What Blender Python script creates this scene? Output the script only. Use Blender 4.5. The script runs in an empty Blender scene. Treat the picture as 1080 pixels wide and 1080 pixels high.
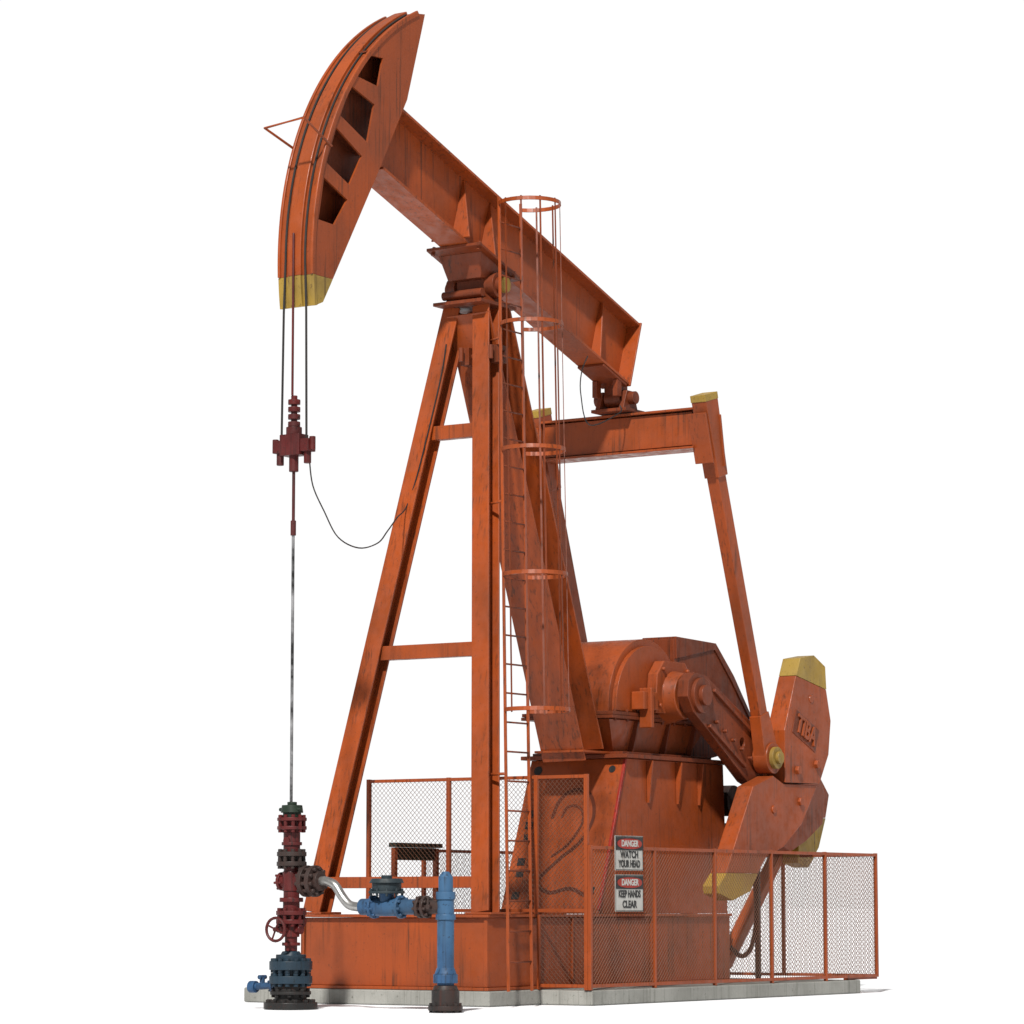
import bpy, math, random
from mathutils import Vector, Matrix
random.seed(4)
V=Vector
scene=bpy.context.scene
COL=scene.collection

# ------------------------------------------------------------ materials
def newmat(name):
    m=bpy.data.materials.new(name); m.use_nodes=True
    nt=m.node_tree; b=nt.nodes["Principled BSDF"]
    return m,nt,b
def noise(nt,pos,scale,vec=(1,1,1),detail=4,rough=.6,loc=(0,0,0)):
    mp=nt.nodes.new("ShaderNodeMapping"); mp.inputs["Scale"].default_value=vec; mp.inputs["Location"].default_value=loc
    nt.links.new(pos,mp.inputs["Vector"])
    n=nt.nodes.new("ShaderNodeTexNoise"); n.inputs["Scale"].default_value=scale
    n.inputs["Detail"].default_value=detail; n.inputs["Roughness"].default_value=rough
    nt.links.new(mp.outputs[0],n.inputs["Vector"])
    return n.outputs["Fac"]
def ramp(nt,fac,p0,p1,v0=0.,v1=1.):
    r=nt.nodes.new("ShaderNodeMapRange"); r.inputs[1].default_value=p0; r.inputs[2].default_value=p1
    r.inputs[3].default_value=v0; r.inputs[4].default_value=v1
    nt.links.new(fac,r.inputs[0]); return r.outputs[0]
def mul(nt,a,b):
    m=nt.nodes.new("ShaderNodeMath"); m.operation='MULTIPLY'; nt.links.new(a,m.inputs[0]); nt.links.new(b,m.inputs[1]); return m.outputs[0]
def mix(nt,fac,a,b):
    m=nt.nodes.new("ShaderNodeMix"); m.data_type='RGBA'
    for s,v in ((6,a),(7,b)):
        if isinstance(v,tuple): m.inputs[s].default_value=(*v,1)
        else: nt.links.new(v,m.inputs[s])
    if isinstance(fac,float): m.inputs[0].default_value=fac
    else: nt.links.new(fac,m.inputs[0])
    return m.outputs[2]
def paint(name,base,faded,dark,streak=.8,patch=.6,rough=.45,metal=0.,bump=.08,spec=.3):
    m,nt,b=newmat(name)
    g=nt.nodes.new("ShaderNodeNewGeometry"); pos=g.outputs["Position"]
    big=noise(nt,pos,.9,(1,1,1),3,.5)
    c=mix(nt,ramp(nt,big,.38,.62),base,faded)
    c=mix(nt,ramp(nt,noise(nt,pos,2.0,(1,1,.8),4,.6,(3,1,7)),.46,.74,0,patch*.65),c,dark)
    runs=ramp(nt,noise(nt,pos,20,(1.6,1.6,.05),3,.6),.53,.68,0,streak)
    area=ramp(nt,noise(nt,pos,1.9,(1,1,1),2,.5,(8,3,2)),.43,.58,.14,1)
    c=mix(nt,mul(nt,runs,area),c,dark)
    c=mix(nt,ramp(nt,noise(nt,pos,26,(1,1,1),4,.75,(5,5,5)),.62,.67,0,patch),c,dark)
    c=mix(nt,ramp(nt,noise(nt,pos,22,(1,1,.7),4,.8,(9,2,5)),.70,.74,0,.35),c,tuple(min(1,x*1.5+.06) for x in faded))
    nt.links.new(c,b.inputs["Base Color"])
    nt.links.new(ramp(nt,noise(nt,pos,9,(1,1,1),2),.3,.7,rough-.12,rough+.2),b.inputs["Roughness"])
    b.inputs["Metallic"].default_value=metal; b.inputs["Specular IOR Level"].default_value=spec
    if bump:
        bp=nt.nodes.new("ShaderNodeBump"); bp.inputs["Strength"].default_value=bump; bp.inputs["Distance"].default_value=.01
        nt.links.new(noise(nt,pos,24,(1,1,.7),3,.7),bp.inputs["Height"]); nt.links.new(bp.outputs[0],b.inputs["Normal"])
    return m
ORG=paint("orange_paint",(.31,.056,.009),(.245,.050,.013),(.070,.023,.010),.75,.6,.42,0,.08,.34)
ORD=paint("orange_paint_dark",(.185,.034,.008),(.14,.031,.011),(.028,.013,.008),.85,.75,.48,0,.08,.3)  # darker, more streaked copy of the orange; on the crank it stands for shade
ORH=paint("orange_paint_bright",(.35,.064,.010),(.28,.057,.014),(.09,.025,.010),.6,.5,.36,0,.05,.4)
MRK=paint("orange_paint_marking",(.085,.020,.009),(.11,.024,.010),(.04,.016,.010),.8,.6)
YEL=paint("yellow_paint",(.36,.22,.024),(.30,.20,.045),(.08,.045,.018),.7,.9)
RED=paint("red_paint",(.11,.010,.009),(.07,.013,.013),(.014,.009,.008),.9,1.)
EDG=paint("red_edge_paint",(.32,.018,.010),(.26,.025,.012),(.08,.015,.01),.8,.9)
BLU=paint("blue_paint",(.024,.08,.195),(.04,.105,.20),(.012,.018,.03),.8,1.)
NAV=paint("navy_grimy_paint",(.014,.034,.055),(.022,.032,.036),(.009,.01,.011),.8,.8)
BLK=paint("black_grimy_metal",(.014,.014,.014),(.035,.028,.025),(.06,.018,.012),.7,.8,.5)
GRN=paint("green_black_metal",(.012,.018,.013),(.018,.04,.022),(.01,.01,.01),.7,.7,.5)
STL=paint("silver_pipe",(.55,.55,.55),(.4,.4,.38),(.15,.13,.12),.4,.4,.28,.85,.05,.5)
m,nt,b=newmat("polished_rod_steel"); g=nt.nodes.new("ShaderNodeNewGeometry")
nt.links.new(mix(nt,ramp(nt,noise(nt,g.outputs["Position"],2.6,(1,1,1),5,.65),.38,.58),(.42,.42,.43),(.035,.035,.035)),b.inputs["Base Color"]); b.inputs["Metallic"].default_value=.6; b.inputs["Roughness"].default_value=.3; ROD=m
WIR=paint("wire_mesh_metal",(.19,.08,.045),(.16,.09,.065),(.07,.035,.025),.3,.3,.5,.2,.0)
CAB=paint("steel_cable_dark",(.02,.018,.018),(.03,.027,.025),(.01,.01,.01),.3,.3,.5)
SGW=paint("sign_white",(.48,.48,.46),(.40,.39,.36),(.16,.12,.09),.8,.8,.5,0,.02)
SGB=paint("sign_black",(.015,.015,.015),(.025,.025,.025),(.05,.03,.02),.2,.2,.5,0,.02)
SGR=paint("sign_red",(.32,.02,.015),(.27,.035,.02),(.12,.04,.03),.3,.3,.5,0,.02)
CON=paint("concrete",(.31,.31,.285),(.24,.24,.22),(.11,.11,.095),.6,.8,.8,0,.5)
m,nt,b=newmat("white_ground"); b.inputs["Roughness"].default_value=1.; b.inputs["Specular IOR Level"].default_value=0
g=nt.nodes.new("ShaderNodeNewGeometry")
nt.links.new(mix(nt,noise(nt,g.outputs["Position"],.6),(.80,.815,.84),(.82,.835,.86)),b.inputs["Base Color"]); GND=m

# ------------------------------------------------------------ mesh builder
class MB:
    def __init__(s): s.v=[]; s.f=[]; s.sm=[]
    def add(s,vs,fs,smooth=False):
        o=len(s.v); s.v+= [V(x) for x in vs]
        for f in fs: s.f.append([i+o for i in f]); s.sm.append(smooth)
        return s
    def frame(s,p0,p1,up):
        d=(p1-p0).normalized(); up=V(up); side=d.cross(up)
        if side.length<1e-5: side=d.cross(V((1,0,0)))
        side.normalize(); u=side.cross(d).normalized(); return d,side,u
    def beam(s,p0,p1,w,h,up=(0,0,1),off=(0,0),w2=None,h2=None):
        p0=V(p0);p1=V(p1); d,si,u=s.frame(p0,p1,up); w2=w2 or w; h2=h2 or h
        c0=p0+si*off[0]+u*off[1]; c1=p1+si*off[0]+u*off[1]
        vs=[]
        for c,a,b_ in ((c0,w,h),(c1,w2,h2)):
            for x,y in ((-1,-1),(1,-1),(1,1),(-1,1)): vs.append(c+si*a/2*x+u*b_/2*y)
        return s.add(vs,[(3,2,1,0),(4,5,6,7),(0,1,5,4),(1,2,6,5),(2,3,7,6),(3,0,4,7)])
    def box(s,x0,x1,y0,y1,z0,z1):
        vs=[(x,y,z) for z in (z0,z1) for x,y in ((x0,y0),(x1,y0),(x1,y1),(x0,y1))]
        return s.add(vs,[(3,2,1,0),(4,5,6,7),(0,1,5,4),(1,2,6,5),(2,3,7,6),(3,0,4,7)])
    def hexa(s,vs): return s.add(vs,[(3,2,1,0),(4,5,6,7),(0,1,5,4),(1,2,6,5),(2,3,7,6),(3,0,4,7)])
    def ibeam(s,p0,p1,h,w,tf=.025,tw=.02,up=(0,0,1)):
        s.beam(p0,p1,w,tf,up,(0,h/2-tf/2)); s.beam(p0,p1,w,tf,up,(0,-h/2+tf/2))
        return s.beam(p0,p1,tw,h-tf,up)
    def cyl(s,p0,p1,r,r2=None,n=24,caps=True,smooth=True):
        p0=V(p0);p1=V(p1); r2=r if r2 is None else r2
        d,si,u=s.frame(p0,p1,(0,0,1) if abs((p1-p0).normalized().z)<.95 else (1,0,0))
        vs=[]
        for c,rr in ((p0,r),(p1,r2)):
            for i in range(n):
                t=2*math.pi*i/n; vs.append(c+si*math.cos(t)*rr+u*math.sin(t)*rr)
        s.add(vs,[(i,(i+1)%n,n+(i+1)%n,n+i) for i in range(n)],smooth)
        if caps: s.add(vs,[tuple(range(n-1,-1,-1)),tuple(range(n,2*n))])
        return s
    def tube(s,pts,r,n=8,closed=False):
        pts=[V(p) for p in pts]; N=len(pts); vs=[]; u=None
        for i,p in enumerate(pts):
            if closed: t=(pts[(i+1)%N]-pts[i-1]).normalized()
            else: t=(pts[min(i+1,N-1)]-pts[max(i-1,0)]).normalized()
            if u is None:
                u=t.cross(V((.3,.2,.93)));
                if u.length<.05: u=t.cross(V((1,0,0)))
            u=(u-t*u.dot(t)).normalized(); w=t.cross(u)
            for k in range(n):
                a=2*math.pi*k/n; vs.append(p+u*math.cos(a)*r+w*math.sin(a)*r)
        fs=[]
        for i in range(N if closed else N-1):
            j=(i+1)%N
            for k in range(n): fs.append((i*n+k,i*n+(k+1)%n,j*n+(k+1)%n,j*n+k))
        s.add(vs,fs,True)
        if not closed: s.add(vs,[tuple(range(n-1,-1,-1)),tuple(range((N-1)*n,N*n))])
        return s
    def flange(s,p,axis,r,t,bolts=8):
        p=V(p);axis=V(axis).normalized()
        s.cyl(p-axis*t/2,p+axis*t/2,r)
        d,si,u=s.frame(p,p+axis,(0,0,1) if abs(axis.z)<.9 else (1,0,0))
        for i in range(bolts):
            a=2*math.pi*i/bolts+.2; q=p+(si*math.cos(a)+u*math.sin(a))*r*.82
            s.cyl(q-axis*(t/2+.026),q+axis*(t/2+.026),r*.1+.005,n=6,smooth=False)
        return s
    def plate(s,poly,y0,y1,holes=()):
        cu=bpy.data.curves.new("t",'CURVE'); cu.dimensions='2D'; cu.fill_mode='BOTH'; cu.extrude=abs(y1-y0)/2
        for P in [poly]+list(holes):
            sp=cu.splines.new('POLY'); sp.points.add(len(P)-1); sp.use_cyclic_u=True
            for q,pt in zip(P,sp.points): pt.co=(q[0],q[1],0,1)
        ob=bpy.data.objects.new("t",cu); COL.objects.link(ob)
        dg=bpy.context.evaluated_depsgraph_get(); me=bpy.data.meshes.new_from_object(ob.evaluated_get(dg))
        ym=(y0+y1)/2
        s.add([(v.co.x,ym-v.co.z,v.co.y) for v in me.vertices],[tuple(p.vertices) for p in me.polygons])
        bpy.data.objects.remove(ob); bpy.data.curves.remove(cu); bpy.data.meshes.remove(me)
        return s
    def slab(s,polys,y0,y1):
        # adjoining outlines sharing edges, thickened between y0 and y1
        from mathutils.geometry import tessellate_polygon
        key=lambda p:(round(p[0],4),round(p[1],4)); idx={}; pts=[]
        def gi(p):
            k=key(p)
            if k not in idx: idx[k]=len(pts); pts.append(k)
            return idx[k]
        loops=[[gi(p) for p in P] for P in polys]; cnt={}
        for L in loops:
            for i in range(len(L)):
                e=(L[i],L[(i+1)%len(L)]); k=tuple(sorted(e)); cnt.setdefault(k,[]).append(e)
        n=len(pts); vs=[(p[0],y0,p[1]) for p in pts]+[(p[0],y1,p[1]) for p in pts]; fs=[]
        for L in loops:
            tri=tessellate_polygon([[V((pts[i][0],pts[i][1],0)) for i in L]])
            for t in tri: f=[L[k] for k in t]; fs.append(f); fs.append([n+k for k in reversed(f)])
        for k,es in cnt.items():
            if len(es)==1: a_,b_=es[0]; fs.append([a_,b_,n+b_,n+a_])
        return s.add(vs,fs)
    def arc(s,C,R0,R1,a0,a1,y0,y1,n=40):
        vs=[]
        for i in range(n+1):
            a=a0+(a1-a0)*i/n
            for R,y in ((R0,y0),(R1,y0),(R1,y1),(R0,y1)):
                vs.append((C[0]-R*math.cos(a),y,C[1]+R*math.sin(a)))
        fs=[]
        for i in range(n):
            for k in range(4):
                fs.append((i*4+k,i*4+(k+1)%4,(i+1)*4+(k+1)%4,(i+1)*4+k))
        s.add(vs,fs,True); s.add(vs,[(0,1,2,3),(4*n+3,4*n+2,4*n+1,4*n)])
        return s
W={}
def make(name,parent,mb,mat,bevel=0.,label=None,**kw):
    import bmesh
    lo=V([min(v[i] for v in mb.v) for i in range(3)]); hi=V([max(v[i] for v in mb.v) for i in range(3)])
    c=(lo+hi)/2
    if parent is None: c.z=lo.z
    me=bpy.data.meshes.new(name); me.from_pydata([v-c for v in mb.v],[],mb.f)
    me.polygons.foreach_set("use_smooth",mb.sm)
    bm=bmesh.new(); bm.from_mesh(me); bmesh.ops.remove_doubles(bm,verts=bm.verts,dist=1e-5)
    bmesh.ops.recalc_face_normals(bm,faces=bm.faces)
    for e in bm.edges:
        if len(e.link_faces)==2 and e.calc_face_angle(0)>math.radians(40): e.smooth=False
    bm.to_mesh(me); bm.free()
    me.materials.append(mat); ob=bpy.data.objects.new(name,me); COL.objects.link(ob)
    ob.location=c-(W[parent.name] if parent else V((0,0,0))); ob.parent=parent
    W[ob.name]=c
    if bevel:
        bv=ob.modifiers.new("bevel",'BEVEL'); bv.width=bevel; bv.segments=2; bv.limit_method='ANGLE'; bv.angle_limit=math.radians(40)
    if label: ob["label"]=label
    for k,v in kw.items(): ob[k]=v
    return ob
def empty(name,loc,label,cat,**kw):
    e=bpy.data.objects.new(name,None); e.empty_display_size=.3; COL.objects.link(e); e.location=loc; W[e.name]=V(loc)
    e["label"]=label; e["category"]=cat
    for k,v in kw.items(): e[k]=v
    return e
def sub(name,parent,loc):
    e=bpy.data.objects.new(name,None); COL.objects.link(e); e.parent=parent; e.location=V(loc)-W[parent.name]; W[e.name]=V(loc); return e
def textmesh(name,parent,body,size,loc,mat,rotz=0,ext=.002,sx=1,bold=.022):
    cu=bpy.data.curves.new("t",'FONT'); cu.body=body; cu.size=size; cu.align_x='CENTER'; cu.align_y='CENTER'; cu.extrude=ext; cu.offset=size*bold
    ob=bpy.data.objects.new("t",cu); COL.objects.link(ob)
    dg=bpy.context.evaluated_depsgraph_get(); me=bpy.data.meshes.new_from_object(ob.evaluated_get(dg))
    mb=MB(); R=Matrix.Rotation(rotz,3,'Z'); L=V(loc)
    vs=[]
    for v in me.vertices:
        q=R@V((v.co.x*sx,v.co.y,v.co.z)); vs.append(L+V((q.x,-q.z,q.y)))
    mb.add(vs,[tuple(p.vertices) for p in me.polygons])
    bpy.data.objects.remove(ob); bpy.data.curves.remove(cu); bpy.data.meshes.remove(me)
    return make(name,parent,mb,mat)
def spline(ctrl,k_=6):
    pts=[]
    for i in range(len(ctrl)-1):
        p0=V(ctrl[max(i-1,0)]);p1=V(ctrl[i]);p2=V(ctrl[i+1]);p3=V(ctrl[min(i+2,len(ctrl)-1)])
        for k in range(k_):
            t=k/k_; pts.append(.5*((2*p1)+(p2-p0)*t+(2*p0-5*p1+4*p2-p3)*t*t+(3*p1-p0-3*p2+p3)*t**3))
    pts.append(V(ctrl[-1])); return pts

# ------------------------------------------------------------ setting
gm=MB().add([(-400,-400,0),(900,-400,0),(900,900,0),(-400,900,0)],[(0,1,2,3)])
gr=make("ground",None,gm,GND); gr["kind"]="structure"
sl=MB()
P=[(-.02,-1.16),(.84,-1.16),(.84,-1.76),(6.33,-1.76),(6.33,1.76),(-.02,1.76)]
n=len(P)
sl.add([(x,y,0.004) for x,y in P]+[(x,y,.145) for x,y in P],[tuple(range(n-1,-1,-1)),tuple(range(n,2*n))]+[(i,(i+1)%n,n+(i+1)%n,n+i) for i in range(n)])
make("concrete_foundation",None,sl,CON,.012,"pale grey concrete slab under the oil pump machine",category="foundation")

# ------------------------------------------------------------ pumpjack
PJ=empty("pumpjack",(2.5,0,.145),"orange weathered oil pumpjack standing on a concrete slab","pumpjack")
XE=4.62
b=MB()
b.box(.03,XE,-1.10,-1.06,.18,.83); b.box(.03,XE,1.06,1.10,.18,.83)
b.box(.05,.09,-1.059,1.059,.18,.83); b.box(XE-.05,XE-.01,-1.059,1.059,.18,.83)
for y in (-1.09,1.09):
    s_=1 if y>0 else -1
    b.box(.0,XE+.02,min(y+s_*.04,y-s_*.14),max(y+s_*.04,y-s_*.14),.835,.862)
    b.box(.0,XE+.02,min(y+s_*.04,y-s_*.14),max(y+s_*.04,y-s_*.14),.147,.178)
b.box(.0,.2,-.949,.949,.834,.861); b.box(.0,.2,-.949,.949,.148,.179)
for x in (1.6,2.7,4.1): b.box(x,x+.1,-1.05,1.05,.2,.82)
for x in (1.5,3.,4.3): b.box(x,x+.02,-1.125,-1.101,.181,.832)
b.box(XE+.03,5.47,-.62,.62,.15,.858); 
make("base_frame",PJ,b,ORG,.005,"orange steel beam base frame")

SP=sub("support_post",PJ,(1,0,.86))
def legpt(s_,z):
    t=(z-.86)/(6.98-.86); return V((.15+1.22*t, s_*(1.0-.82*t), z))
for s_ in (-1,1):
    l=MB(); l.ibeam(legpt(s_,.87),legpt(s_,6.97),.20,.20,.022,.02,up=(1,0,0))
    l.box(.02,.36,s_*1.0-.15,s_*1.0+.15,.863,.885)
    make("leg",SP,l,ORG,.004)
for z,h in ((1.17,.11),(3.44,.14),(5.68,.14)):
    c=MB(); a0=legpt(-1,z); a1=legpt(1,z)
    c.box(a0.x-.05,a0.x+.05,a0.y+.02,a1.y-.02,z-h/2,z+h/2)
    make("cross_brace",SP,c,ORG,.004)
l=MB(); l.ibeam((3.10,-.12,2.5),(1.43,-.04,6.97),.40,.52,.022,.02,up=(1,0,0))
l.box(2.84,3.4,-.40,.2,2.52,2.545)
make("rear_leg",SP,l,ORG,.004)
t=MB(); t.box(1.10,1.75,-.30,.29,6.985,7.02)
make("top_plate",SP,t,ORD,.004)
t=MB(); t.cyl((1.45,-.33,7.2),(1.45,.33,7.2),.085); t.cyl((1.45,-.29,7.2),(1.45,-.18,7.2),.13); t.cyl((1.45,.18,7.2),(1.45,.29,7.2),.13)
t.cyl((1.22,-.24,7.10),(1.22,.24,7.10),.045)
t.hexa([(1.22,-.26,7.022),(1.68,-.26,7.022),(1.68,.26,7.022),(1.22,.26,7.022),(1.33,-.17,7.14),(1.57,-.17,7.14),(1.57,.17,7.14),(1.33,.17,7.14)])
t.box(1.35,1.55,-.17,.17,7.13,7.30)
make("center_bearing",SP,t,ORD,.003)
t=MB(); t.cyl((1.45,-.332,7.2),(1.45,-.375,7.2),.085); make("bearing_cap",SP,t,YEL,.006,"yellow round bearing cap")
for y in (-.38,-.02):
    t=MB(); t.cyl((1.3,y-.09,6.46),(1.3,y+.09,6.46),.035)
    t.box(1.22,1.38,y-.05,y+.05,6.37,6.55); t.cyl((1.16,y,6.4),(1.16,y,6.54),.025)
    make("bracket",SP,t,ORD,.004)

# walking beam
sl_=-.333; BH=.74
def bc(x): return 8.32+sl_*x
bp0=V((-.30,0,bc(-.30))); bp1=V((4.27,0,bc(4.27)))
bd=(bp1-bp0).normalized(); bn=V((-bd.z,0,bd.x))
WB=MB(); WB.ibeam(bp0,bp1,BH,.345,.028,.022)
WB.beam(bp1-bn*(BH/2+.012)+bd*.012,bp1+bn*(BH/2+.012)+bd*.012,.37,.022,up=bd)
hh=BH/2-.029
for x,wb_,wt_ in ((1.10,.235,.02),(1.58,.235,.02),(3.72,.15,.05)):
    c=V((x,0,bc(x)))
    for s_ in (-1,1):
        WB.hexa([c-bn*hh-bd*.010+V((0,s_*.012,0)),c-bn*hh+bd*.010+V((0,s_*.012,0)),c-bn*hh+bd*.010+V((0,s_*wb_,0)),c-bn*hh-bd*.010+V((0,s_*wb_,0)),
                 c+bn*hh-bd*.010+V((0,s_*.012,0)),c+bn*hh+bd*.010+V((0,s_*.012,0)),c+bn*hh+bd*.010+V((0,s_*wt_,0)),c+bn*hh-bd*.010+V((0,s_*wt_,0))])
wb=make("walking_beam",PJ,WB,ORG,.003,"orange steel I-beam walking beam tilted upward")
t=MB()
def bb(x): return bc(x)-BH/2*1.054-.002
t.hexa([(1.24,-.20,7.26),(1.66,-.20,7.26),(1.66,.20,7.26),(1.24,.20,7.26),(1.16,-.26,bb(1.16)-.035),(1.74,-.26,bb(1.74)-.035),(1.74,.26,bb(1.74)-.035),(1.16,.26,bb(1.16)-.035)])
t.hexa([(1.04,-.33,bb(1.04)-.033),(1.8,-.33,bb(1.8)-.033),(1.8,.33,bb(1.8)-.033),(1.04,.33,bb(1.04)-.033),(1.04,-.33,bb(1.04)-.004),(1.8,-.33,bb(1.8)-.004),(1.8,.33,bb(1.8)-.004),(1.04,.33,bb(1.04)-.004)])
for y in (-.28,.28):
    for x in (1.10,1.72): q=V((x,y,bb(x))); t.cyl(q-bn*.06,q+bn*.035,.022,n=6,smooth=False)
make("saddle_plate",wb,t,ORD,.003)

# horse head
HC=(1.5,7.0); HR=3.075
HH=sub("horse_head",PJ,(-.9,0,8.2)); HH["label"]="curved orange head with yellow lower tip"
def ap(z,R=HR): return (HC[0]-math.sqrt(R*R-(z-HC[1])**2),z)
zt=6.845
backp=[(-1.255,zt),(-.52,8.03),(-.05,8.83),(.20,9.60),(.25,9.76)]
def bk(z):
    for (x0,z0),(x1,z1) in zip(backp,backp[1:]):
        if z0<=z<=z1: return (x0+(x1-x0)*(z-z0)/(z1-z0),z)
def arcs(z0,z1):
    k=max(2,int((z1-z0)/.09)+1); return [ap(z0+(z1-z0)*i/k,HR-.012) for i in range(k+1)]
def backs(z1,z0):
    return [bk(z1)]+[p for p in reversed(backp) if z0+1e-4<p[1]<z1-1e-4]+[bk(z0)]
# each opening: corners, arc z (top, bottom), rear-edge z (top, bottom)
H=[dict(TL=(-1.405,7.80),TR=(-1.03,7.65),BR=(-1.24,7.37),BL=(-1.49,7.38),a=(7.815,7.38),b=(7.52,7.22)),
   dict(TL=(-1.215,8.32),TR=(-.80,8.12),BR=(-1.00,7.80),BL=(-1.37,7.95),a=(8.345,7.96),b=(7.98,7.66)),
   dict(TL=(-.985,8.78),TR=(-.60,8.67),BR=(-.71,8.27),BL=(-1.15,8.45),a=(8.80,8.47),b=(8.50,8.12)),
   dict(TL=(-.74,9.14),TR=(-.46,9.16),BR=(-.54,8.86),BL=(-.875,8.89),a=(9.16,8.90),b=(9.10,8.82))]
polys=[arcs(zt,H[0]['a'][1])+[H[0]['BL'],H[0]['BR']]+backs(H[0]['b'][1],zt)]
for i,h in enumerate(H):
    polys.append(arcs(h['a'][1],h['a'][0])+[h['TL'],h['BL']])
    polys.append([h['BR'],h['TR']]+backs(h['b'][0],h['b'][1]))
    z0=h['a'][0]; r0=h['b'][0]
    if i<3:
        g_=H[i+1]; polys.append([h['TL']]+arcs(z0,g_['a'][1])+[g_['BL'],g_['BR']]+backs(g_['b'][1],r0)+[h['TR']])
    else: polys.append([h['TL']]+arcs(z0,9.74)+backs(9.76,r0)+[h['TR']])
full=arcs(zt,9.74)+backs(9.76,zt)
p=MB(); p.slab(polys,-.197,-.175); make("side_plate",HH,p,ORG,.0)
p=MB(); p.slab([full],.175,.197); make("side_plate",HH,p,ORG,.0)
inner=[ap(6.9+(9.68-6.9)*i/20,HR-.035) for i in range(21)]+[(.15,9.6),(-.12,8.83),(-.58,8.03),(-1.2,6.93)]
p=MB(); p.slab([inner],.0,.02); make("center_web",HH,p,ORD)
a_t=math.asin((zt-HC[1])/HR); a_b=math.asin((6.55-HC[1])/HR); a_e=math.asin((9.75-HC[1])/HR)
p=MB(); p.arc(HC,HR-.03,HR,a_t,a_e,-.208,.208,60); make("curved_face",HH,p,ORG,.0)
p=MB(); p.arc(HC,HR-.01,HR+.03,a_t,a_e,-.075,.075,60)
for y in (-.2075,.178): p.arc(HC,HR-.01,HR+.020,a_t,a_e,y,y+.0295,60)
make("face_band",HH,p,ORH,.006)
def rib(x0,z0,x1,z1): p=MB(); p.beam((x0,-.087,z0),(x1,-.087,z1),.174,.016,up=(0,0,1)); make("rib",HH,p,ORD)
rib(.2,9.66,-.10,8.85); rib(-.62,7.9,-1.25,6.9); rib(-.88,8.84,-.50,8.78); rib(-1.16,8.39,-.62,8.19); rib(-1.36,7.88,-.9,7.72); rib(-1.47,7.33,-1.2,7.3); rib(-.70,9.18,-.3,9.22)
tip=[ap(6.55+(zt-.003-6.55)*i/6,HR-.012) for i in range(7)]
p=MB()
for s_ in (-1,1): p.slab([tip+[(-1.258,zt-.003),(-1.29,6.79),(-1.41,6.60)]],s_*.175,s_*.198)
p.arc(HC,HR-.03,HR+.003,a_b,a_t-.001,-.209,.209,8); p.arc(HC,HR+.0,HR+.032,a_b,a_t-.001,-.075,.075,8)
p.beam((-1.27,0,6.82),(-1.43,0,6.6),.348,.016)
p.beam((-1.54,0,6.57),(-1.41,0,6.615),.348,.016)
make("head_tip",HH,p,YEL,0.,"faded yellow painted lower tip")
p=MB()
p.tube([(-1.30,.20,8.12),(-1.77,.235,8.26),(-1.78,-.235,8.30),(-1.30,-.205,8.12)],.013)
make("guard_bar",HH,p,ORG)
# bridle
X=-1.585
BR=sub("bridle",PJ,(X,0,5.2))
for y in (-.147,.147):
    c=MB(); pts=[]
    for i in range(30):
        a=a_e-.03+(0-(a_e-.03))*i/29; R=HR+.011; pts.append((HC[0]-R*math.cos(a),y*.78,HC[1]+R*math.sin(a)))
    pts+= [(X,y*.9,6.5),(X,y,5.2)]
    c.tube(pts,.011,8); make("cable",BR,c,CAB)
c=MB()
c.box(X-.075,X+.075,-.115,.115,5.13,5.33)
for y in (-.16,.16):
    c.box(X-.06,X+.06,y-.05,y+.05,5.16,5.28); c.cyl((X,y,5.05),(X,y,5.20),.035); c.cyl((X,y*1.35,5.17),(X,y*1.35,5.3),.03)
c.cyl((X,0,4.98),(X,0,5.14),.045)
make("carrier_bar",BR,c,RED,.006,"dark red carrier clamp block")
c=MB(); c.cyl((X,0,5.33),(X,0,5.40),.075)
for z in (5.43,5.50,5.57,5.64): c.cyl((X,0,z-.025),(X,0,z+.022),.058); c.cyl((X-.0,.062,z),(X,-.062,z),.018,n=8)
c.cyl((X,0,5.35),(X,0,5.7),.03); c.cyl((X-.03,0,5.7),(X-.03,0,7.25),.012,n=8)
c.cyl((X,0,4.5),(X,0,5.0),.015); c.cyl((X,0,4.38),(X,0,4.52),.026)
make("rod_clamp",BR,c,RED,.003)
c=MB(); c.cyl((X,0,1.86),(X,0,4.4),.0145,n=16); make("polished_rod",BR,c,ROD)
c=MB(); L1=legpt(1,4.95)
c.tube(spline([(-1.57,-.17,5.1),(-1.5,-.16,4.85),(-1.28,-.13,4.63),(-.95,-.05,4.42),(-.52,.02,4.36),(-.1,.1,4.45),(.2,.2,4.6),(.55,.33,4.78),L1+V((-.11,-.02,-.02)),legpt(1,5.3)+V((-.112,-.07,0)),legpt(1,6.2)+V((-.112,-.08,0)),legpt(1,6.6)+V((-.112,-.05,0))]),.007,6); make("sensor_cable",BR,c,CAB)

# equalizer
E=MB(); E.ibeam((4.28,-.98,6.01),(4.28,.98,6.01),.44,.3,.025,.02)
E.box(4.17,4.20,-.95,.95,5.83,6.19)
eq=make("equalizer_beam",PJ,E,ORG,.003)
E=MB()
E.box(4.0,4.4,-.22,.22,6.245,6.28)
for y in (-.15,.15): E.hexa([(4.02,y-.03,6.28),(4.32,y-.03,6.28),(4.32,y+.03,6.28),(4.02,y+.03,6.28),(4.1,y-.03,6.48),(4.24,y-.03,6.48),(4.24,y+.03,6.48),(4.1,y+.03,6.48)])
E.cyl((4.17,-.25,6.40),(4.17,.25,6.40),.07); E.cyl((4.17,-.1,6.40),(4.17,.1,6.40),.10)
q=V((4.05,0,bc(4.05)))-bn*(BH/2)
E.beam(q-bd*.3-bn*.017,q+bd*.20-bn*.017,.33,.03,up=bn); E.box(4.08,4.24,-.1,.1,6.40,6.55)
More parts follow.
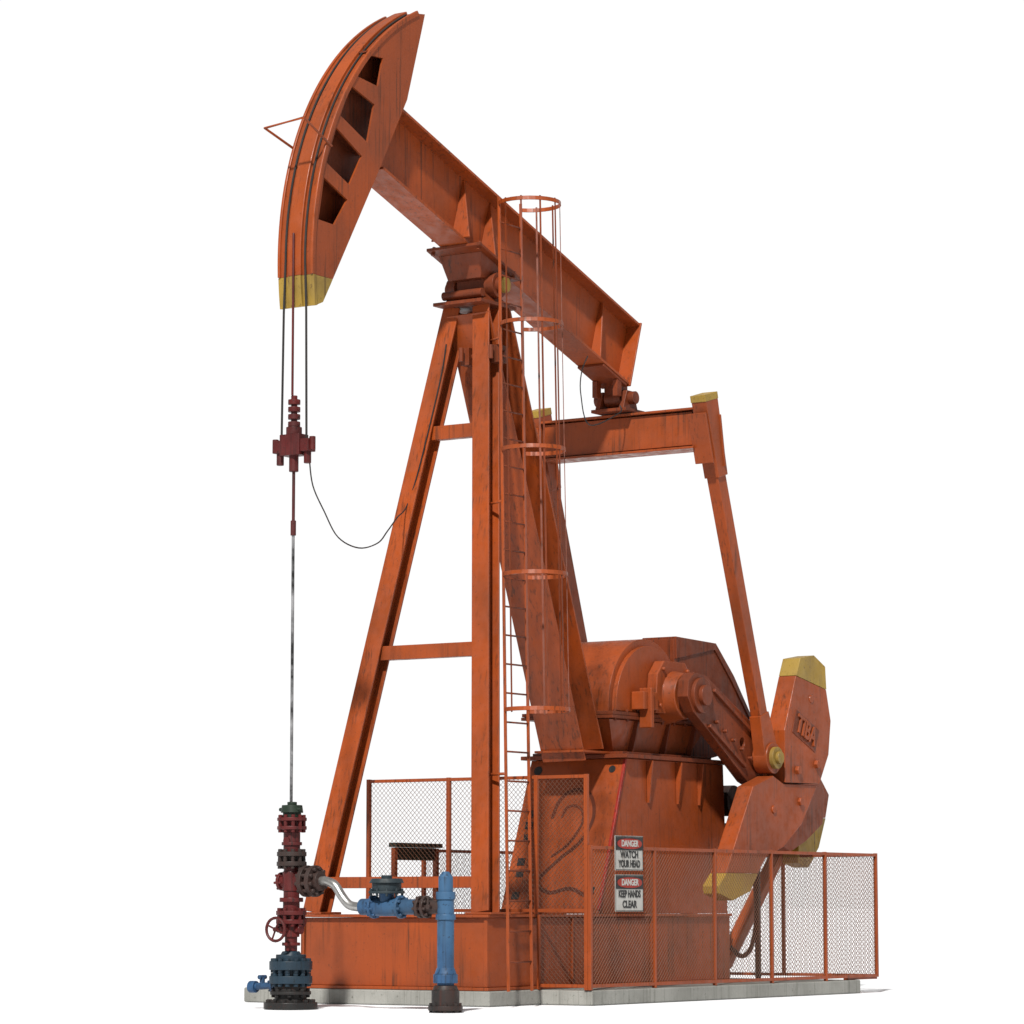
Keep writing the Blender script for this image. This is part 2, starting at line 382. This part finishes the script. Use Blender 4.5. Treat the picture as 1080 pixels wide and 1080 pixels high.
for y in (-.13,.13): E.box(3.93,4.02,y-.03,y+.03,6.40,6.58)
make("equalizer_bearing",eq,E,ORD,.004)
E=MB(); E.tube(spline([(3.35,-.15,6.75),(3.15,-.2,6.55),(3.1,-.22,6.3),(3.3,-.2,6.0),(3.9,-.2,6.2),(4.0,-.15,6.3)]),.007,6); make("grease_hose",eq,E,CAB)

# pitman arms
for s_ in (-1,1):
    pm=MB(); y=s_*1.06
    a=V((4.40,y,5.75)); bq=V((5.54,y,2.54)); dd=(bq-a).normalized()
    pm.beam(a,bq,.14,.18,up=(1,0,0),w2=.12,h2=.16)
    ua=V((-.17,0,.62))
    pm.beam(a+ua,a+dd*.25,.18,.27,up=(1,0,0),h2=.20)
    pm.beam(a+V((-.32,0,.40)),a+V((-.16,0,-.12)),.22,.025,up=(1,0,0))
    pm.beam(a+V((.00,0,.42)),a+V((.10,0,-.13)),.22,.025,up=(1,0,0))
    pm.cyl((5.54,y-.09,2.54),(5.54,y+.09,2.54),.17); pm.beam(bq-dd*.5,bq,.14,.2,up=(1,0,0),h2=.32)
    po=make("pitman_arm",PJ,pm,ORG,.006)
    t=MB(); t.beam(a+ua*.90,a+ua*1.015,.186,.277,up=(1,0,0)); make("end_cap",po,t,YEL,.003,"yellow painted end")
    t=MB(); yo=y+s_*.09
    t.cyl((5.54,yo,2.54),(5.54,yo+s_*.05,2.54),.12); t.cyl((5.54,yo+s_*.05,2.54),(5.54,yo+s_*.09,2.54),.07)
    make("wrist_pin",po,t,YEL,.006,"yellow wrist pin nut")

# cranks
armP=[(4.04,3.14),(4.06,3.31),(4.18,3.40),(4.42,3.38),(5.64,2.82),(5.64,2.18),(5.3,2.28),(4.5,2.78),(4.16,2.98)]
midP=[(5.643,2.90),(6.40,2.86),(6.80,2.66),(7.05,2.20),(7.0,1.86),(6.60,1.66),(6.25,1.54),(5.643,1.72)]
w1=[(5.73,2.85),(6.00,3.46),(6.70,3.34),(6.80,3.00),(6.74,2.62),(6.52,2.29),(5.73,2.28)]
w1t=[(6.002,3.463),(6.10,3.66),(6.42,3.71),(6.68,3.60),(6.703,3.343)]
w2=[(5.50,2.345),(5.06,2.22),(4.46,1.29),(5.14,1.29),(5.32,1.46),(5.72,1.58),(6.14,1.84),(6.50,2.27),(5.73,2.265)]
w2t=[(4.458,1.287),(4.30,1.15),(4.32,1.07),(4.60,1.0),(4.98,1.10),(5.137,1.287)]
w3=[(6.2,2.6),(5.9,1.75),(6.72,1.625),(7.06,1.935),(7.37,1.935),(7.46,2.2),(7.0,2.62),(6.7,2.75)]
w3t=[(6.722,1.622),(6.70,1.42),(6.95,1.37),(7.20,1.60),(7.37,1.932),(7.062,1.932)]
def hole(x,z,r,n=16): return [(x+r*math.cos(2*math.pi*i/n+.1),z+r*math.sin(2*math.pi*i/n+.1)) for i in range(n)]
for s_ in (-1,1):
    def yy(a,b): return (min(s_*a,s_*b),max(s_*a,s_*b))
    c=MB(); c.plate(armP,*yy(.82,.95),holes=[hole(5.2,2.70,.055)])
    c.cyl((4.3,s_*.60,3.16),(4.3,s_*.99,3.16),.19); c.cyl((4.3,s_*.99,3.16),(4.3,s_*1.04,3.16),.11)
    d_=V((.894,0,-.447)); n_=V((.447,0,.894)); S=V((4.3,s_*.968,3.16))
    c.beam(S+n_*.18+d_*.2,S+n_*.18+d_*1.15,.04,.04,up=n_); c.beam(S-n_*.21+d_*.28,S-n_*.23+d_*1.15,.04,.04,up=n_)
    for i in range(5):
        q=S+d_*(.4+.2*i)-n_*.10; c.cyl(q-V((0,s_*.02,0)),q+V((0,s_*.03,0)),.022,n=6,smooth=False)
    co=make("crank",PJ,c,ORD,.006)  # crank's shade put into its colour with the darker orange
    c=MB(); c.slab([midP],*yy(.80,.957)); make("crank_plate",co,c,ORG,.006)
    for i,(P_,T_,ya,yb) in enumerate(((w1,w1t,.962,1.18),(w2,w2t,.962,1.16),(w3,w3t,.6,.796))):
        k=MB(); k.slab([P_],*yy(ya,yb))
        if i==0: k.cyl((6.44,s_*1.15,2.50),(6.44,s_*1.22,2.50),.05,n=6,smooth=False); k.cyl((6.0,s_*1.15,2.42),(6.0,s_*1.22,2.42),.05,n=6,smooth=False); k.cyl((6.34,s_*1.15,3.22),(6.34,s_*1.19,3.22),.045)
        if i==1: k.cyl((6.1,s_*1.12,2.08),(6.1,s_*1.19,2.08),.05,n=6,smooth=False); k.cyl((5.5,s_*1.12,1.98),(5.5,s_*1.175,1.98),.045,n=12)
        cwo=make("counterweight",co,k,ORG,.007)
        k=MB(); k.slab([T_],*yy(ya-.002,yb+.002)); make("counterweight_tip",co,k,YEL,.006,"faded yellow counterweight tip")
    if s_==-1:
        k=MB(); e_=V((math.cos(-.38),0,math.sin(-.38))); cc=V((6.20,-1.182,2.86)); k.beam(cc-e_*.28,cc+e_*.28,.008,.27,up=V((-e_.z,0,e_.x))); make("name_plate",co,k,ORD,.002)
        textmesh("raised_lettering",co,"TIBA",.28,(6.20,-1.195,2.86),ORG,-.38,.010,.76)

# gear pedestal
p=MB()
p.hexa([(2.80,-.6,.863),(5.46,-.6,.863),(5.46,.6,.863),(2.80,.6,.863),(3.37,-.58,2.47),(5.42,-.58,2.47),(5.42,.58,2.47),(3.37,.58,2.47)])
ped=make("pedestal",PJ,p,ORG,.004,"orange boxy gear pedestal with streaked sides")
p=MB(); p.beam((2.815,-.60,.90),(3.375,-.582,2.46),.03,.03,up=(0,1,0)); make("edge_strip",ped,p,EDG,.004,"red painted corner edge strip")
p=MB(); p.box(3.28,5.5,-.66,.66,2.474,2.515); make("pedestal_top",ped,p,ORD,.004)
for x in (3.8,4.4,4.85):
    p=MB(); p.hexa([(x,-.615,2.02),(x+.02,-.615,2.02),(x+.02,-.59,2.02),(x,-.59,2.02),(x,-.66,2.46),(x+.02,-.66,2.46),(x+.02,-.585,2.46),(x,-.585,2.46)])
    make("pedestal_rib",ped,p,ORG)
def fp(y,z): return V((2.80+.57*(z-.863)/1.607,y,z))
nx=V((-1.607,0,.57)).normalized()
for y,z,r in ((.47,2.36,.05),(-.45,2.36,.04)):
    q=fp(y,z); p=MB(); p.cyl(q-nx*.01,q+nx*.004,r); make("bolt_hole",ped,p,SGB)
for y,z in ((.43,1.90),(.45,1.78),(.44,1.65),(.46,1.40),(.45,1.28),(.45,1.05),(-.46,1.1)):
    p=MB(); a0=fp(y-.045,z); a1=fp(y+.045,z); p.beam(a0+nx*.002,a1+nx*.002,.012,.08,up=V((.334,0,.943))); make("access_slot",ped,p,SGB)
def curve_mark(pts,wd):
    p=MB(); q=spline(pts,8); q=[fp(a_,b_)+nx*.003 for a_,b_,_ in q]
    vs=[]
    for i in range(len(q)):
        t=(q[min(i+1,len(q)-1)]-q[max(i-1,0)]).normalized(); sd_=t.cross(nx)*wd/2; vs+=[q[i]-sd_,q[i]+sd_]
    p.add(vs,[(2*i,2*i+1,2*i+3,2*i+2) for i in range(len(q)-1)])
    make("faded_marking",ped,p,MRK,0.,"large faded curved painted marking")
curve_mark([(.18,1.85,0),(.12,2.05,0),(-.05,2.15,0),(-.25,2.08,0),(-.33,1.85,0),(-.22,1.6,0),(0,1.42,0),(.2,1.2,0),(.05,1.08,0),(-.2,1.12,0),(-.4,1.05,0)],.040)
curve_mark([(.06,1.86,0),(.02,1.96,0),(-.08,1.98,0),(-.18,1.92,0),(-.2,1.78,0),(-.08,1.58,0),(.1,1.45,0)],.028)

# gearbox: rounded top half above a bolted seam, lower half tapering to the pedestal
gx,gz,gr_=4.0,3.00,.76
def prof(k):
    return [(gx-gr_*k*math.cos(math.pi*i/36),gz+gr_*k*math.sin(math.pi*i/36)) for i in range(37)]
G=MB()
G.slab([prof(1)+[(gx+gr_,2.96),(gx-gr_,2.96)]],-.46,.46)
G.slab([prof(.9)+[(gx+gr_*.9,2.97),(gx-gr_*.9,2.97)]],-.51,.51)
G.hexa([(3.50,-.36,2.52),(5.0,-.36,2.52),(5.0,.36,2.52),(3.50,.36,2.52),(3.24,-.47,2.88),(5.25,-.47,2.88),(5.25,.47,2.88),(3.24,.47,2.88)])
G.box(4.4,5.2,-.42,.42,2.97,3.4)
gb=make("gearbox",PJ,G,ORG,.035,"orange rounded gearbox housing")
G=MB()
G.box(3.15,5.32,-.57,.57,2.885,2.918); G.box(3.16,5.31,-.565,.565,2.922,2.958)
for x in (3.75,4.4,4.95): G.hexa([(x,-.44,2.53),(x+.025,-.44,2.53),(x+.025,-.34,2.53),(x,-.34,2.53),(x,-.52,2.884),(x+.025,-.52,2.884),(x+.025,-.46,2.884),(x,-.46,2.884)])
G.box(3.36,5.2,-.56,.56,2.517,2.545)
for i in range(9):
    x=3.25+i*.24; G.cyl((x,-.535,2.86),(x,-.535,2.985),.018,n=6,smooth=False)
make("housing_flange",gb,G,ORD,.003)
G=MB(); G.cyl((4.3,-.5,3.16),(4.3,-.78,3.16),.30,.24,n=32)
G.slab([[(3.90,2.97),(3.94,3.38),(4.08,3.53),(4.52,3.53),(4.66,3.38),(4.72,2.97)]],-.64,-.515)
G.box(3.60,3.89,-.68,-.52,2.99,3.18); G.box(3.68,3.74,-.72,-.57,2.80,3.22)
for x,z in ((3.98,3.05),(4.64,3.05),(4.05,3.44),(4.55,3.44)): G.cyl((x,-.63,z),(x,-.67,z),.025,n=6,smooth=False)
make("shaft_housing",gb,G,ORG,.010)
def sx_(P): return [(x-.22,z) for x,z in P]
G=MB(); G.slab([sx_([(4.95,2.53),(4.95,3.82),(5.80,3.80),(6.15,3.50),(6.60,3.02),(6.62,2.80),(6.1,2.62),(5.6,2.53)])],-.38,.02)
G.slab([sx_([(4.97,3.60),(4.96,3.845),(5.83,3.825),(6.20,3.51),(6.63,3.04),(6.58,3.02),(6.14,3.45),(5.80,3.75)])],-.395,.035)
make("belt_guard",PJ,G,ORD,.008,"dark orange belt guard behind the gearbox")
G=MB(); G.cyl((5.7,.12,2.1),(6.35,.12,2.1),.24,n=32)
for i in range(16):
    a=2*math.pi*i/16; q=V((0,math.cos(a)*.255,math.sin(a)*.255)); G.box(5.75,6.2,.12+q.y-.008,.12+q.y+.008,2.1+q.z-.012,2.1+q.z+.012)
G.box(5.72,6.3,-.2,.35,1.80,1.86); G.cyl((6.35,.12,2.1),(6.42,.12,2.1),.2)
G.cyl((5.95,.0,2.1),(5.95,-.42,2.1),.17)
make("motor",PJ,G,BLK,.004,"dark electric motor")
G=MB(); G.box(5.43,6.9,-.5,.4,1.68,1.78)
for y in (-.52,.25): G.beam((5.5,y,.30),(6.95,y,1.72),.1,.15,up=(0,1,0))
make("motor_mount",PJ,G,ORG,.004,"orange bracket with diagonal struts")
G=MB(); G.tube(spline([(5.95,-.6,1.68),(5.98,-.65,1.2),(5.95,-.68,.8),(5.8,-.7,.5),(5.62,-.68,.40),(5.48,-.62,.5)]),.026); make("power_cable",PJ,G,CAB)
G=MB(); G.box(5.88,5.93,-.75,-.70,.147,1.5); make("cable_post",PJ,G,BLK,.003)

# ladder
LD=sub("ladder",PJ,(.17,-1.38,.15))
def lp(z,dx=0,dy=0): return V((.175+.178*(z-.14)+dx,-1.38+.133*(z-.14)+dy,z))
for dx in (-.2,.2):
    l=MB(); l.beam(lp(.147,dx),lp(8.1,dx),.030,.015,up=(1,0,0)); make("ladder_rail",LD,l,ORG,.002)
z=.42
while z<7.9:
    l=MB(); l.cyl(lp(z,-.2),lp(z,.2),.009,n=8); make("rung",LD,l,ORD); z+=.285
ax=V((.178,.133,1)).normalized()
hz=[2.82,4.16,5.43,6.74,8.03]
for z in hz:
    l=MB(); c=lp(z,.0,-.24); r_=.315
    pts=[lp(z,-.2)]
    for i in range(25):
        a=math.radians(130)+math.radians(280)*i/24
        pts.append(c+V((r_*math.cos(a),r_*math.sin(a),0)))
    pts.append(lp(z,.2))
    for i in range(len(pts)-1):
        l.beam(pts[i],pts[i+1]+(pts[i+1]-pts[i]).normalized()*.004,.01,.04,up=ax)
    make("cage_hoop",LD,l,ORG)
for i in range(7):
    a=math.radians(160)+math.radians(220)*i/6
    o=V((.307*math.cos(a),.307*math.sin(a)-.24,0))
    l=MB(); l.beam(lp(hz[0]-.03)+o,lp(hz[-1]+.03)+o,.018,.007,up=V((math.cos(a),math.sin(a),0))); make("cage_bar",LD,l,ORD)
for z in (2.2,4.9,6.6):
    l=MB(); l.cyl(lp(z,-.2),legpt(-1,z)+V((.02,0,0)),.014,n=8)
    make("ladder_bracket",LD,l,ORG)

# ------------------------------------------------------------ fence
FN=empty("safety_fence",(3.8,-1.78,.147),"orange framed chain link safety fence around the machine","fence")
def mesh_panel(o,e,w,z0,z1,sp=.05,r=.0024):
    o=V(o); e=V(e); nrm=e.cross(V((0,0,1))); mb=MB(); h=z1-z0
    for fam in (1,-1):
        c=-h
        while c<w:
            ua,ub=c,c+h
            va,vb=0,h
            if ua<0: va=-ua; ua=0
            if ub>w: vb=h-(ub-w); ub=w
            if ub-ua>.01:
                if fam<0: A=(w-ua,va);B=(w-ub,vb)
                else: A=(ua,va);B=(ub,vb)
                mb.cyl(o+e*A[0]+V((0,0,z0+A[1]))+nrm*fam*r,o+e*B[0]+V((0,0,z0+B[1]))+nrm*fam*r,r,n=3,caps=False)
            c+=sp
    return make("wire_mesh",FN,mb,WIR)
def post(x,y,z0,z1,w=.04):
    p=MB(); p.box(x-w/2,x+w/2,y-w/2,y+w/2,z0,z1); make("fence_post",FN,p,ORG,.003)
def rail(p0,p1,w=.032):
    p=MB(); p.beam(p0,p1,w,w); make("fence_rail",FN,p,ORG,.002)
yN=-1.74
xs=[.84+i*(6.75-.84)/5 for i in range(6)]
for x in xs: post(x,yN,.147 if x<6.4 else .17,1.52,.036)
for i in range(5):
    for z in (.185,1.5): rail((xs[i]+.02,yN,z),(xs[i+1]-.02,yN,z))
    mesh_panel((xs[i]+.02,yN,0),(1,0,0),xs[1]-xs[0]-.04,.2,1.49)
post(.84,-1.70,.147,2.2); post(.84,-1.13,.87,2.2); post(.84,-.10,.87,2.2); post(.84,.87,.87,2.2); post(.84,-1.155,.147,.86,.03)
for a_,b_ in ((-1.68,-1.15),(-1.11,-.12),(-.08,.85)):
    rail((.84,a_,2.18),(.84,b_,2.18)); rail((.84,a_,.9),(.84,b_,.9))
    mesh_panel((.84,b_,0),(0,-1,0),b_-a_,.92,2.17)
rail((.84,-1.68,.185),(.84,-1.175,.185)); mesh_panel((.84,-1.175,0),(0,-1,0),.505,.2,.885)
ys=[yN+i*3.48/3 for i in range(4)]
for y in ys[1:]: post(6.75,y,.17,1.52,.036)
for i in range(3):
    for z in (.185,1.5): rail((6.75,ys[i]+.02,z),(6.75,ys[i+1]-.02,z))
    mesh_panel((6.75,ys[i]+.02,0),(0,1,0),ys[1]-ys[0]-.04,.2,1.49)
xf=[3.04+i*(6.75-3.04)/3 for i in range(4)]
for x in xf[:-1]: post(x,1.74,.147,1.55)
for i in range(3):
    for z in (.185,1.53): rail((xf[i]+.02,1.74,z),(xf[i+1]-.02,1.74,z))
    mesh_panel((xf[i]+.02,1.74,0),(1,0,0),xf[1]-xf[0]-.04,.2,1.52)
for y in (-1.70,1.70):
    p=MB(); p.box(6.1,6.78,y-.03,y+.03,.147,.167); make("fence_bracket",FN,p,ORG,.002)

CS=empty("control_stand",(2.65,1.55,.145),"small orange framed stand with dark upright panel","stand")
p=MB()
for x in (2.24,3.0): p.box(x-.025,x+.025,1.53,1.58,.147,1.55)
p.box(2.27,2.97,1.535,1.575,.87,.9); p.box(2.27,2.97,1.535,1.575,1.20,1.24)
make("frame",CS,p,ORG,.003)
p=MB(); p.box(2.2,3.05,1.50,1.60,1.555,1.60); p.box(2.267,2.973,1.55,1.565,1.42,1.553)
make("upright_panel",CS,p,GRN,.004)

# ------------------------------------------------------------ signs
def sign(z0,z1,lines,lab):
    x0,x1=1.24,1.76; y=-1.772
    e=empty("warning_sign",(1.5,-1.772,z0),lab,"sign",group="danger signs on the fence")
    p=MB(); p.box(x0,x1,y-.003,y+.003,z0,z1); make("sign_panel",e,p,SGW,.001)
    hb=.125
    q=MB(); q.box(x0+.014,x1-.014,y-.006,y-.004,z1-.014-hb,z1-.014); make("sign_header",e,q,SGB)
    q=MB(); cx=(x0+x1)/2; cz=z1-.014-hb/2; n=28
    q.plate([(cx+.225*math.copysign(abs(math.cos(2*math.pi*i/n))**.8,math.cos(2*math.pi*i/n)),cz+.05*math.copysign(abs(math.sin(2*math.pi*i/n))**.8,math.sin(2*math.pi*i/n))) for i in range(n)],y-.010,y-.007)
    make("red_badge",e,q,SGR)
    textmesh("header_lettering",e,"DANGER",.084,(cx,y-.012,cz),SGW,0,.001,.92,.03)
    q=MB()
    for a,b,c,d in ((x0+.004,x1-.004,z0+.004,z0+.010),(x0+.004,x1-.004,z1-.010,z1-.004),(x0+.004,x0+.010,z0+.011,z1-.011),(x1-.010,x1-.004,z0+.011,z1-.011)): q.box(a,b,y-.005,y-.0035,c,d)
    make("sign_border",e,q,SGB)
    zz=z1-.014-hb; st=(zz-z0-.016)/len(lines)
    for i,t in enumerate(lines): textmesh("lettering",e,t,.096,(cx,y-.006,zz-st*(i+.5)),SGB,0,.001,.73 if len(t)>8 else .92,.032)
sign(1.285,1.62,["WATCH","YOUR HEAD"],"white sign reading danger watch your head on fence")
sign(.89,1.245,["KEEP HANDS","CLEAR"],"white sign reading danger keep hands clear on fence")

# ------------------------------------------------------------ wellhead
WX=-1.57
WH=empty("wellhead",(WX,0,.004),"red and black wellhead stack of bolted flanges on the ground","wellhead")
w=MB(); w.flange((WX,0,.035),(0,0,1),.25,.06,12); w.cyl((WX,0,.06),(WX,0,.24),.15); w.flange((WX,0,.15),(0,0,1),.19,.03,8); make("base_flange",WH,w,BLK,.005)
w=MB(); w.flange((WX,0,.27),(0,0,1),.2,.07,14); w.flange((WX,0,.40),(0,0,1),.20,.08,14); w.cyl((WX,0,.24),(WX,0,.5),.14); w.cyl((WX,0,.44),(WX,0,.53),.13,.08)
make("casing_head",WH,w,NAV,.005,"navy blue grimy casing head")
w=MB(); w.cyl((WX,0,.53),(WX,0,.72),.058); w.flange((WX,0,.80),(0,0,1),.142,.04,10); w.flange((WX,0,.88),(0,0,1),.142,.04,10); w.cyl((WX,0,.66),(WX,0,1.0),.078); w.cyl((WX-.2,0,.73),(WX,0,.73),.03); w.cyl((WX,-.12,.73),(WX,.12,.73),.045); w.cyl((WX,0,.58),(WX,0,.61),.085)
make("gate_valve",WH,w,RED,.005)
w=MB(); ring=[(WX-.235,.105*math.cos(t*math.pi/12),.73+.105*math.sin(t*math.pi/12)) for t in range(24)]; w.tube(ring,.014,8,True)
for k in range(4):
    a=k*math.pi/2+.4; w.cyl((WX-.235,0,.73),(WX-.235,.1*math.cos(a),.73+.1*math.sin(a)),.009,n=8)
w.cyl((WX-.25,0,.73),(WX-.18,0,.73),.022)
make("hand_wheel",WH,w,RED,0.,"red round hand wheel")
w=MB(); w.cyl((WX,0,.98),(WX,0,1.32),.074); w.cyl((WX,-.16,1.17),(WX,.1,1.17),.066); w.flange((WX,0,1.0),(0,0,1),.11,.04,0); w.cyl((WX,0,1.08),(WX,0,1.26),.085); w.flange((WX,.11,1.17),(0,1,0),.085,.03,6)
make("flow_tee",WH,w,RED,.005)
w=MB(); w.flange((WX,0,1.33),(0,0,1),.14,.04,10); w.flange((WX,0,1.42),(0,0,1),.138,.04,10); w.cyl((WX,0,1.3),(WX,0,1.44),.08)
make("bolted_flange",WH,w,BLK,.004)
w=MB(); w.flange((WX,-.18,1.17),(0,1,0),.145,.045,10); w.flange((WX,-.27,1.17),(0,1,0),.145,.045,10)
w.cyl((WX,-.17,1.17),(WX,-.34,1.17),.09)
make("outlet_flange",WH,w,BLK,.004)
w=MB(); w.cyl((WX,0,1.44),(WX,0,1.62),.078); w.flange((WX,0,1.66),(0,0,1),.138,.032,10); w.flange((WX,0,1.74),(0,0,1),.138,.03,10); w.cyl((WX,0,1.6),(WX,0,1.76),.07); w.cyl((WX-.09,0,1.54),(WX,0,1.54),.035); w.cyl((WX,0,1.50),(WX,0,1.53),.095)
make("blowout_preventer",WH,w,RED,.004)
w=MB(); w.cyl((WX,0,1.755),(WX,0,1.80),.085); w.cyl((WX,0,1.80),(WX,0,1.87),.105,.095); w.cyl((WX,0,1.87),(WX,0,1.90),.045); w.cyl((WX-.03,-.12,1.83),(WX-.03,.12,1.83),.018,n=8)
make("stuffing_box",WH,w,GRN,.004)
w=MB(); w.cyl((WX,.13,.22),(WX,.46,.2),.032); w.flange((WX,.2,.215),(0,1,0),.06,.03,6); w.cyl((WX,.4,.2),(WX,.47,.2),.055); w.cyl((WX,.33,.2),(WX,.33,.29),.025); w.cyl((WX-.05,.33,.29),(WX+.05,.33,.29),.02)
make("side_valve",WH,w,BLU,.003,"small blue side valve")

FL=empty("flow_pipe",(WX,-1.72,.004),"blue flow pipe with valve and silver elbow standing beside wellhead","pipe")
w=MB(); w.tube(spline([(WX,-.32,1.17),(WX,-.40,1.17),(WX,-.50,1.13),(WX,-.58,1.03),(WX,-.66,.955),(WX,-.76,.935),(WX,-.84,.935)],5),.042,16); make("elbow_pipe",FL,w,STL,0.,"shiny silver bent pipe")
w=MB(); z=.935
w.cyl((WX,-.8,z),(WX,-1.72,z),.05); w.cyl((WX,-.8,z),(WX,-.9,z),.075); w.cyl((WX,-.92,z),(WX,-1.24,z),.085); w.cyl((WX,-1.26,z),(WX,-1.42,z),.07); w.flange((WX,-.94,z),(0,1,0),.105,.03,8); w.flange((WX,-1.24,z),(0,1,0),.105,.03,8)
w.cyl((WX,-1.08,z),(WX,-1.08,1.06),.07)
make("valve_body",FL,w,BLU,.006,"blue valve body and pipe")
w=MB(); w.cyl((WX,-1.08,1.055),(WX,-1.08,1.08),.165); w.cyl((WX,-1.08,1.08),(WX,-1.08,1.15),.135); w.cyl((WX,-1.08,1.15),(WX,-1.08,1.19),.16,.14); w.cyl((WX,-1.08,1.18),(WX,-1.08,1.22),.05)
for i in range(10):
    a=i*math.pi/5; w.cyl((WX+.148*math.cos(a),-1.08+.148*math.sin(a),1.03),(WX+.148*math.cos(a),-1.08+.148*math.sin(a),1.10),.013,n=6)
make("valve_bonnet",FL,w,NAV,.004,"dark navy blue round valve bonnet")
w=MB(); w.flange((WX,-1.46,z),(0,1,0),.1,.03,8); w.flange((WX,-1.52,z),(0,1,0),.1,.03,8); w.cyl((WX,-1.52,z),(WX,-1.72,z),.06)
w.cyl((WX-.10,-1.6,z),(WX+.10,-1.6,z),.022); w.cyl((WX-.09,-1.6,z),(WX-.09,-1.6,z+.09),.009)
make("bolted_flange",FL,w,BLK,.004)
w=MB(); w.cyl((WX,-1.73,.0),(WX,-1.73,.20),.125); w.flange((WX,-1.73,.04),(0,0,1),.155,.04,8); w.cyl((WX,-1.73,.20),(WX,-1.73,.24),.115,.1)
make("pipe_base",FL,w,BLK,.004)
w=MB(); w.cyl((WX,-1.73,.2),(WX,-1.73,1.0),.076); w.cyl((WX,-1.73,1.0),(WX,-1.73,1.2),.066); w.cyl((WX,-1.73,1.2),(WX,-1.73,1.25),.066,.03); w.cyl((WX,-1.73,.26),(WX,-1.73,.34),.11); w.cyl((WX,-1.73,.34),(WX,-1.73,.4),.1,.078); w.cyl((WX,-1.73,.82),(WX,-1.73,.87),.09); w.cyl((WX,-1.73,1.0),(WX,-1.73,1.07),.088)
make("riser_pipe",FL,w,BLU,.006,"tall blue vertical riser pipe")

# ------------------------------------------------------------ camera, light
a=math.radians(56.5); th=math.atan(415/3500)
cam=bpy.data.cameras.new("camera"); co=bpy.data.objects.new("camera",cam); COL.objects.link(co)
co.location=(-26.15,-18.71,.948)
d=V((math.sin(a)*math.cos(th),math.cos(a)*math.cos(th),math.sin(th)))
co.rotation_euler=d.to_track_quat('-Z','Y').to_euler()
cam.lens=3500/1080*36; cam.sensor_width=36; cam.clip_start=.5; cam.clip_end=3000
scene.camera=co
sun=bpy.data.lights.new("sun",'SUN'); so=bpy.data.objects.new("sun",sun); COL.objects.link(so)
sun.energy=4.9; sun.angle=math.radians(3); sun.color=(1,.97,.93)
sd=V((-.80,-.32,.84)).normalized()
so.rotation_euler=sd.to_track_quat('Z','Y').to_euler()
# white studio-like surroundings: bright white backdrop behind the machine, dimmer elsewhere
w=bpy.data.worlds.new("World"); scene.world=w; w.use_nodes=True
nt=w.node_tree; bg=nt.nodes["Background"]; bg.inputs[0].default_value=(1,1,1,1)
tc=nt.nodes.new("ShaderNodeTexCoord"); sx=nt.nodes.new("ShaderNodeSeparateXYZ"); nt.links.new(tc.outputs["Generated"],sx.inputs[0])
mr=nt.nodes.new("ShaderNodeMapRange"); mr.inputs[1].default_value=.32; mr.inputs[2].default_value=.5; mr.inputs[3].default_value=1.; mr.inputs[4].default_value=0.
nt.links.new(sx.outputs["Z"],mr.inputs[0])
dt=nt.nodes.new("ShaderNodeVectorMath"); dt.operation='DOT_PRODUCT'; nt.links.new(tc.outputs["Generated"],dt.inputs[0]); dt.inputs[1].default_value=(math.sin(a),math.cos(a),0)
mr2=nt.nodes.new("ShaderNodeMapRange"); mr2.inputs[1].default_value=.4; mr2.inputs[2].default_value=.75
nt.links.new(dt.outputs["Value"],mr2.inputs[0])
mu=nt.nodes.new("ShaderNodeMath"); mu.operation='MULTIPLY'; nt.links.new(mr.outputs[0],mu.inputs[0]); nt.links.new(mr2.outputs[0],mu.inputs[1])
m3=nt.nodes.new("ShaderNodeMapRange"); m3.inputs[3].default_value=.27; m3.inputs[4].default_value=1.02; nt.links.new(mu.outputs[0],m3.inputs[0])
nt.links.new(m3.outputs[0],bg.inputs[1])
scene.view_settings.view_transform='Standard'; scene.view_settings.look='None'; scene.view_settings.exposure=0
